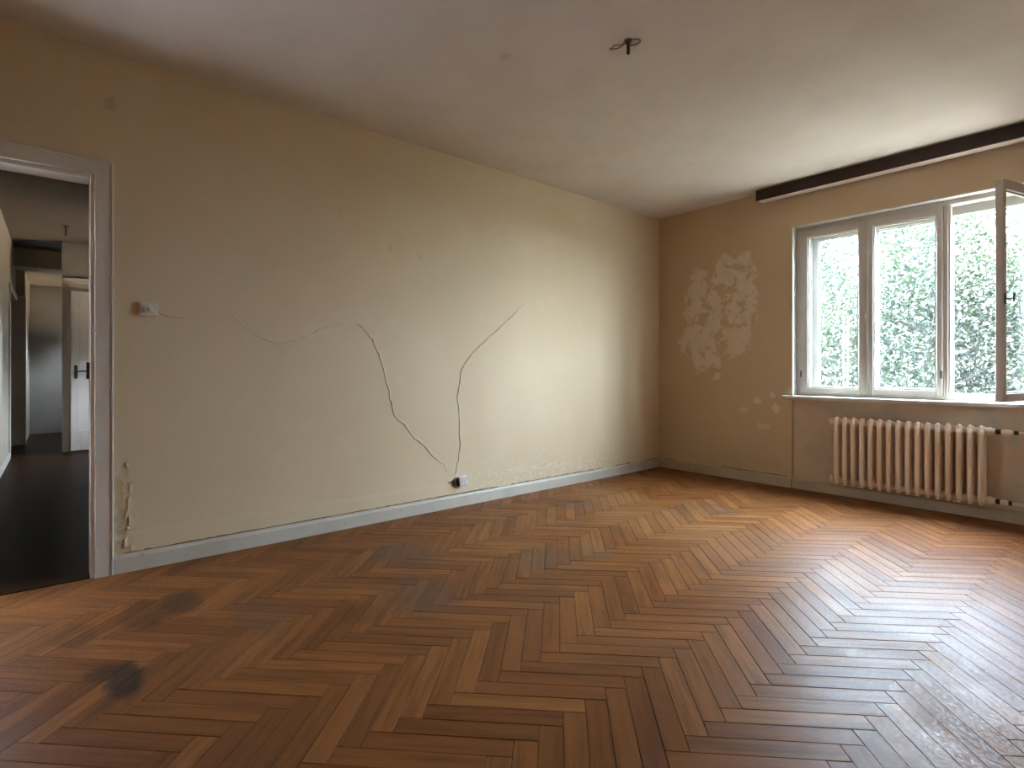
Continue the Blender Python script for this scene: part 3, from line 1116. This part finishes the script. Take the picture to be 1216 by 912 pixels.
t_handle(s3, -.502 + .022, 1.575)
m = MB()
m.box(.527, .541, -.008, .001, 1.52, 1.60, c=.002)
m.lathe([(-.022, .008), (-.012, .012), (0, .006)], (.534, -.004, 1.56), 'y', 10)
m.build('latch', M['window_paint'], s1, True)
for (s_, xx) in ((s1, .008), (s2, .503)):
    for z in (1.03, 2.2):
        m = MB().lathe([(0, .006), (.06, .006)], (xx, -.003, z), 'z', 8)
        m.build('hinge', M['metal_dark'] if z < 1.5 else M['window_paint'], s_, True)
for z in (1.03, 2.2):
    MB().lathe([(0, .007), (.07, .007)], (-.004, -.004, z), 'z', 8).build('hinge', M['window_paint'], s3, True)
# sill board
m = MB()
prof = [(.08, WZ0), (.08, WZ0 - .034), (-.062, WZ0 - .034), (-.070, WZ0 - .028), (-.070, WZ0 - .004), (-.064, WZ0)]
q = prism(prof, WX0 - .065, WX1 + .065, 'x')
m.add(q.v, q.f)
wchild(m, 'window_sill', M['window_paint'])
wchild(MB().box(WX0, WX1, .08, WT + .05, WZ0 - .05, WZ0), 'outer_sill', M['window_paint'])

# ================================================================== PELMET
pel = tag(empty('pelmet', (1.18, 0, 2.70)), 'long dark brown wooden curtain pelmet above the window', 'pelmet')


def pchild(m, name, mat, parent=pel, smooth=False):
    o_ = m.build(name, mat, parent, smooth)
    o_.matrix_parent_inverse = Matrix.Translation(pel.location).inverted()
    return o_


PX0, PX1, PYF = 1.178, 3.41, -0.152
pchild(MB().box(PX0, PX1, PYF, PYF + .018, 2.703, 2.800, c=.002), 'front_board', M['brown_wood'])
pchild(MB().box(PX0, PX0 + .016, PYF + .018, -.0, 2.712, 2.800, c=.002), 'end_board', M['pale_wood'])
pchild(MB().box(PX1 - .016, PX1, PYF + .018, -.0, 2.712, 2.800, c=.002), 'end_board', M['pale_wood'])
m = MB()
m.box(PX0 + .016, PX1 - .016, PYF + .018, -.085, 2.7035, 2.720, c=.001)
m.box(PX0 + .016, PX1 - .016, -.081, -.035, 2.7035, 2.720, c=.001)
r_ = pchild(m, 'curtain_rail', M['pale_wood'])
for x in (1.24, 2.3, 3.3):
    pchild(MB().box(x, x + .02, -.035, .0, 2.716, 2.79, c=.002), 'bracket', M['metal_dark'])

# ================================================================== RADIATOR
RX0, PITCH, NSEC = 1.862, 0.0632, 16
rad = tag(empty('radiator', (RX0, -0.078, 0.12)), 'cream cast-iron column radiator below the window', 'radiator')
sec = MB()
hd_, ht = 0.044, 0.262     # half depth / half height of the column loop
zc = 0.405 - 0.12
loop = []
rc = 0.040
for (cy_, cz_, a0) in ((hd_ - rc, ht - rc, 0), (-hd_ + rc, ht - rc, 90), (-hd_ + rc, -ht + rc, 180), (hd_ - rc, -ht + rc, 270)):
    for k in range(7):
        a = math.radians(a0 + 15 * k)
        loop.append((0, cy_ + rc * math.cos(a), zc + cz_ + rc * math.sin(a)))
full = []
for i in range(len(loop)):
    p, q = Vector(loop[i]), Vector(loop[(i + 1) % len(loop)])
    full.append(p)
    if (q - p).length > .1:
        for k in range(1, 4):
            full.append(p.lerp(q, k / 4))
sec.sweep(full, .0235, .0180, 12, closed=True, up=(1, 0, 0))
sec.box(-.006, .006, -hd_, hd_, zc - ht + .01, zc + ht - .01)
for z in (zc + ht - .012, zc - ht + .012):
    sec.lathe([(-PITCH / 2 + .001, .024), (-.012, .030), (.012, .030), (PITCH / 2 - .001, .024)], (0, 0, z), 'x', 14)
# crest and foot tips of the front column
for s in (1, -1):
    sec.sweep([(0, -hd_ + .016, zc + s * (ht - .010)), (0, -hd_ + .010, zc + s * (ht + .012)), (0, -hd_ + .006, zc + s * (ht + .024)), (0, -hd_ + .004, zc + s * (ht + .029))], [.0175, .015, .011, .004], [.022, .020, .014, .005], 12, up=(0, 1, 0))
sec_me = sec.mesh('section', M['radiator'])
sec_me.polygons.foreach_set('use_smooth', [True] * len(sec_me.polygons))
sec_me.set_sharp_from_angle(angle=math.radians(50))
for i in range(NSEC):
    o = bpy.data.objects.new('section', sec_me)
    o.location = (i * PITCH, 0, 0)
    o.parent = rad
    COL.objects.link(o)
XE = (NSEC - 1) * PITCH + PITCH / 2
zt, zb = zc + ht - .012, zc - ht + .012
for z in (zt, zb):
    MB().lathe([(-.002, .030), (.016, .030), (.022, .024), (.040, .022)], (XE, 0, z), 'x', 14).build('bushing', M['radiator'], rad, True)
MB().lathe([(-.03, .03), (-.004, .03), (0, .02)], (-PITCH / 2, 0, zt), 'x', 14).build('end_plug', M['radiator'], rad, True)
MB().lathe([(-.03, .03), (-.004, .03), (0, .02)], (-PITCH / 2, 0, zb), 'x', 14).build('end_plug', M['radiator'], rad, True)
for x in (2.5 * PITCH, 12.5 * PITCH):
    MB().box(x - .010, x + .010, -.005, .0985, zb - .050, zb - .026, c=.003).build('bracket', M['radiator'], rad)

pv = tag(empty('radiator_valve', (RX0 + XE + .04, -0.078, zt + .12)), 'small pipe valve at the top right of the radiator', 'valve')
MB().lathe([(0, .014), (.008, .019), (.022, .019), (.030, .013)], (0, 0, 0), 'x', 12).build('union_nut', M['metal_dark'], pv, True)
MB().lathe([(.030, .010), (.040, .018), (.065, .021), (.088, .018), (.098, .011)], (0, 0, 0), 'x', 14).build('valve_body', M['radiator'], pv, True)
MB().lathe([(.098, .013), (.104, .015), (.118, .015), (.124, .009)], (0, 0, 0), 'x', 12).build('collar', M['metal_dark'], pv, True)
PXS = RX0 + XE + .04
pp = tag(empty('heating_pipe', (PXS + .12, -0.078, zt + .12)), 'thin cream heating pipe running right from the radiator valve', 'pipe')
MB().sweep([(0, 0, 0), (.10, 0, 0), (.30, .01, 0), (.56, .015, 0), (.60, .015, 0)], .0085, n=10).build('pipe', M['radiator'], pp, True)
pp2 = tag(empty('heating_pipe', (PXS, -0.078, zb + .12)), 'thin cream return pipe low beside the skirting board', 'pipe')
MB().sweep([(.03, 0, 0), (.15, 0, -.002), (.35, .01, -.004), (.70, .015, -.004), (.72, .015, -.004)], .010, n=10).build('pipe', M['radiator'], pp2, True)
MB().lathe([(0, .013), (.004, .018), (.022, .018), (.026, .012)], (0, 0, 0), 'x', 12).build('union_nut', M['metal_dark'], pp2, True)
MB().lathe([(.026, .014), (.032, .018), (.060, .019), (.070, .012)], (0, 0, 0), 'x', 12).build('coupling', M['radiator'], pp2, True)
MB().lathe([(.070, .013), (.074, .017), (.086, .017), (.09, .012)], (0, 0, 0), 'x', 12).build('collar', M['metal_dark'], pp2, True)
pr_ = tag(empty('heating_riser', (PXS + .735, -.04, 0)), 'upright heating riser right of the window, outside the picture', 'pipe')
MB().sweep([(0, 0, 0), (0, 0, 1.2), (0, 0, RH)], .016, n=12).build('pipe', M['radiator'], pr_, True)

# ================================================================== SWITCH, SOCKET, CEILING HOOK
sw = tag(empty('light_switch', (0, -4.843, 1.437)), 'cream surface-mounted light switch beside the door casing', 'light switch')
MB().box(0, .022, -.044, .044, -.038, .038, c=.004).build('plate', M['bakelite'], sw)
m = MB()
m.box(.022, .0255, -.030, .030, -.026, .026, c=.0015)
m.build('rim', M['bakelite'], sw)
MB().add([(.0255, -.023, -.019), (.0255, .023, -.019), (.0255, .023, .019), (.0255, -.023, .019), (.034, -.020, -.016), (.034, .020, -.016), (.027, .020, .016), (.027, -.020, .016)],
         [(0, 1, 2, 3), (4, 5, 6, 7), (0, 1, 5, 4), (1, 2, 6, 5), (2, 3, 7, 6), (3, 0, 4, 7)]).build('rocker', M['bakelite'], sw)
MB().sweep([(.0335, -.004, .006), (.0345, .001, -.004), (.0350, .004, -.010)], .0022, n=6).build('mark', M['rust'], sw)

so = tag(empty('wall_socket', (0, -2.745, 0.20)), 'small broken white wall socket hanging above the skirting board', 'socket')
MB().lathe([(0, .040), (.012, .040), (.016, .034)], (0, -.026, -.004), 'x', 18).build('base', M['brown_plastic'], so, True)
MB().lathe([(.0165, .026), (.0175, .024)], (0, -.040, -.002), 'x', 14).build('hole', M['black'], so, True)
cv = MB().box(.0, .034, -.036, .036, -.037, .037, c=.005).build('cover', M['white_plastic'], so)
cv.location = (.010, .020, .004)
cv.rotation_euler = (math.radians(6), 0, math.radians(-14))
MB().lathe([(.0335, .022), (.0350, .021)], (0, 0, 0), 'x', 18).build('face', M['white_plastic'], cv, True)
MB().lathe([(.0345, .003), (.0358, .003)], (0, -.008, 0), 'x', 8).build('pin_hole', M['black'], cv, True)
MB().lathe([(.0345, .003), (.0358, .003)], (0, .008, 0), 'x', 8).build('pin_hole', M['black'], cv, True)
MB().sweep([(.012, -.045, .012), (.010, -.075, .010), (.006, -.085, .004), (.003, -.11, 0)], .004, n=6).build('wire', M['rust'], so, True)
MB().box(0, .010, .062, .078, -.004, .026, c=.002).build('clip', M['rust'], so)

hk = tag(empty('ceiling_hook', (1.853, -2.962, RH)), 'rusty lamp hook with loose wire rings on the main ceiling', 'hook')
MB().lathe([(-.010, .010), (-.006, .018), (0, .021)], (0, 0, 0), 'z', 14).build('rosette', M['rust'], hk, True)
MB().lathe([(-.072, .0075), (-.068, .009), (-.004, .009)], (0, 0, 0), 'z', 10).build('stem', M['metal_dark'], hk, True)


def ring(cx_, cy_, cz_, r, a0, a1, tilt, tub, n=22):
    pts = []
    for i in range(n):
        a = math.radians(a0 + (a1 - a0) * i / (n - 1))
        x, y = r * math.cos(a), r * math.sin(a)
        pts.append((cx_ + x, cy_ + y, cz_ - abs(tilt) + tilt * y / r))
    return MB().sweep(pts, tub, n=6)


ring(.020, .022, -.006, .032, -120, 170, .004, .0028).build('wire_ring', M['rust'], hk, True)
ring(-.045, -.035, -.010, .038, 10, 200, .010, .0025).build('wire_ring', M['metal_dark'], hk, True)
MB().sweep([(0, 0, -.012), (-.03, -.025, -.020), (-.055, -.045, -.018), (-.075, -.060, -.040)], .0025, n=6).build('wire', M['rust'], hk, True)

# ================================================================== OUTSIDE: lawn and trees
GZ = -3.2
w = MB().box(-60, 60, 6.0, 90, GZ - .2, GZ)
tag(w.build('lawn', M['grass']), 'green lawn below the window outside', 'lawn', kind='structure')
w = MB().box(-60, 60, WT + .02, 6.0, GZ - .2, GZ + .01)  # unseen ground, added to bounce daylight up through the window
tag(w.build('bounce_yard', M['concrete']), 'unseen concrete yard below the window, added to bounce light to the ceiling', 'yard', kind='structure')
w = MB().box(-9.2, RW + .2, -RL - .2, WT, GZ, -.21)
tag(w.build('wall_outside', M['wall_plain']), 'lower storey of the house, outside the picture', 'wall', kind='structure')


def tree(loc, height, rx, rz, nleaf, lsize, mat, label, group='trees outside the window', low=0.15, seed=0):
    r = np.random.default_rng(seed)
    t = tag(empty('tree', (loc[0], loc[1], GZ)), label, 'tree', group)
    # trunk and limbs
    m = MB()
    H = height
    m.sweep([(0, 0, 0), (.05, .03, H * .25), (-.04, 0, H * .5), (.03, .05, H * .8)], [.17, .13, .10, .03], n=8)
    limbs = []
    for k in range(11):
        a = k * 2.4 + r.uniform(-.4, .4)
        z0 = H * (.22 + .05 * k)
        l = rx * r.uniform(.6, .9)
        p1 = (math.cos(a) * l * .5, math.sin(a) * l * .5, z0 + l * .35)
        p2 = (math.cos(a) * l, math.sin(a) * l, z0 + l * .6)
        m.sweep([(0, 0, z0), p1, p2], [.06, .04, .012], n=6)
        limbs.append(p2)
    m.build('trunk', M['bark'], t, True)
    # leaves in clumps inside an ellipsoid crown
    zc_ = H * (1 + low) / 2
    hz = H * (1 - low) / 2
    ncl = 120
    nleaf = int(nleaf * 2.3)
    lsize *= 0.62
    d = r.normal(size=(ncl, 3))
    d /= np.linalg.norm(d, axis=1)[:, None]
    rad_ = r.uniform(.35, 1, ncl) ** .5
    cl = d * rad_[:, None] * np.array([rx, rx, hz])
    ci = r.integers(0, ncl, nleaf)
    P = cl[ci] + r.normal(size=(nleaf, 3)) * np.array([rx, rx, hz]) * .14
    q_ = np.linalg.norm(P / np.array([rx, rx, hz]), axis=1)
    P *= np.minimum(1.0, 1.2 / np.maximum(q_, 1e-6))[:, None]
    P[:, 2] += zc_
    s = lsize * r.uniform(.6, 1.3, nleaf)
    X = r.normal(size=(nleaf, 3))
    X /= np.linalg.norm(X, axis=1)[:, None]
    N = r.normal(size=(nleaf, 3)) + np.array([0, 0, .8])
    Y = np.cross(N, X)
    Y /= np.linalg.norm(Y, axis=1)[:, None] + 1e-9
    Z = np.cross(X, Y)
    V = np.empty((nleaf, 6, 3))
    V[:, 0] = P - X * s[:, None] * .5
    V[:, 1] = P - X * s[:, None] * .15 + Y * s[:, None] * .28 + Z * s[:, None] * .07
    V[:, 2] = P + X * s[:, None] * .20 + Y * s[:, None] * .24 + Z * s[:, None] * .07
    V[:, 3] = P + X * s[:, None] * .55
    V[:, 4] = P + X * s[:, None] * .20 - Y * s[:, None] * .24 + Z * s[:, None] * .07
    V[:, 5] = P - X * s[:, None] * .15 - Y * s[:, None] * .28 + Z * s[:, None] * .07
    base = np.arange(nleaf)[:, None] * 6
    F1 = base + np.array([0, 1, 2, 3])
    F2 = base + np.array([0, 3, 4, 5])
    me_ = bpy.data.meshes.new('crown')
    me_.from_pydata(V.reshape(-1, 3).tolist(), [], np.concatenate([F1, F2]).tolist())
    me_.materials.append(mat)
    tn = np.clip(r.uniform(0, 1, ncl)[ci] * .6 + r.uniform(0, .4, nleaf), 0, 1)
    at_ = me_.attributes.new('tone', 'FLOAT', 'FACE')
    at_.data.foreach_set('value', np.concatenate([tn, tn]).astype(np.float32))
    o_ = bpy.data.objects.new('crown', me_)
    o_['kind'] = 'stuff'
    o_.parent = t
    COL.objects.link(o_)
    return t


TREES = [((0.7, 8.2), 7.5, 1.85, 17000, .13, 'leaf_b', 'nearest pale leafy tree, filling the middle and open panes'),
         ((-3.9, 8.2), 7.6, 1.85, 9000, .15, 'leaf_a', 'near leafy tree hidden beside the left edge of the window'),
         ((5.3, 8.2), 7.6, 1.85, 9000, .15, 'leaf_a', 'unseen leafy tree added to keep low sky light off the wall near the door'),  # added to block the low sky from the door end of the wall
         ((-1.3, 13.0), 9.3, 1.95, 14000, .17, 'leaf_c', 'bluish leafy tree behind the nearest one, seen through the left pane'),
         ((-6.1, 13.0), 9.3, 1.95, 8000, .17, 'leaf_a', 'green tree of the second row, hidden beyond the left pane'),
         ((3.5, 13.0), 9.3, 1.95, 12000, .17, 'leaf_a', 'green leafy tree of the second row behind the open sash'),
         ((-5.6, 18.0), 10.4, 2.0, 10000, .20, 'leaf_b', 'tall pale tree at the back, far left'),
         ((-0.6, 18.0), 10.4, 2.0, 14000, .20, 'leaf_a', 'tall green tree at the back, between the left and middle panes'),
         ((4.4, 18.0), 10.4, 2.0, 10000, .20, 'leaf_c', 'tall bluish tree at the back, far right')]
for i, (loc, hgt, rx, nl, ls, mt, lab) in enumerate(TREES):
    tree(loc, hgt, rx, None, nl, ls, M[mt], lab, seed=11 + i)
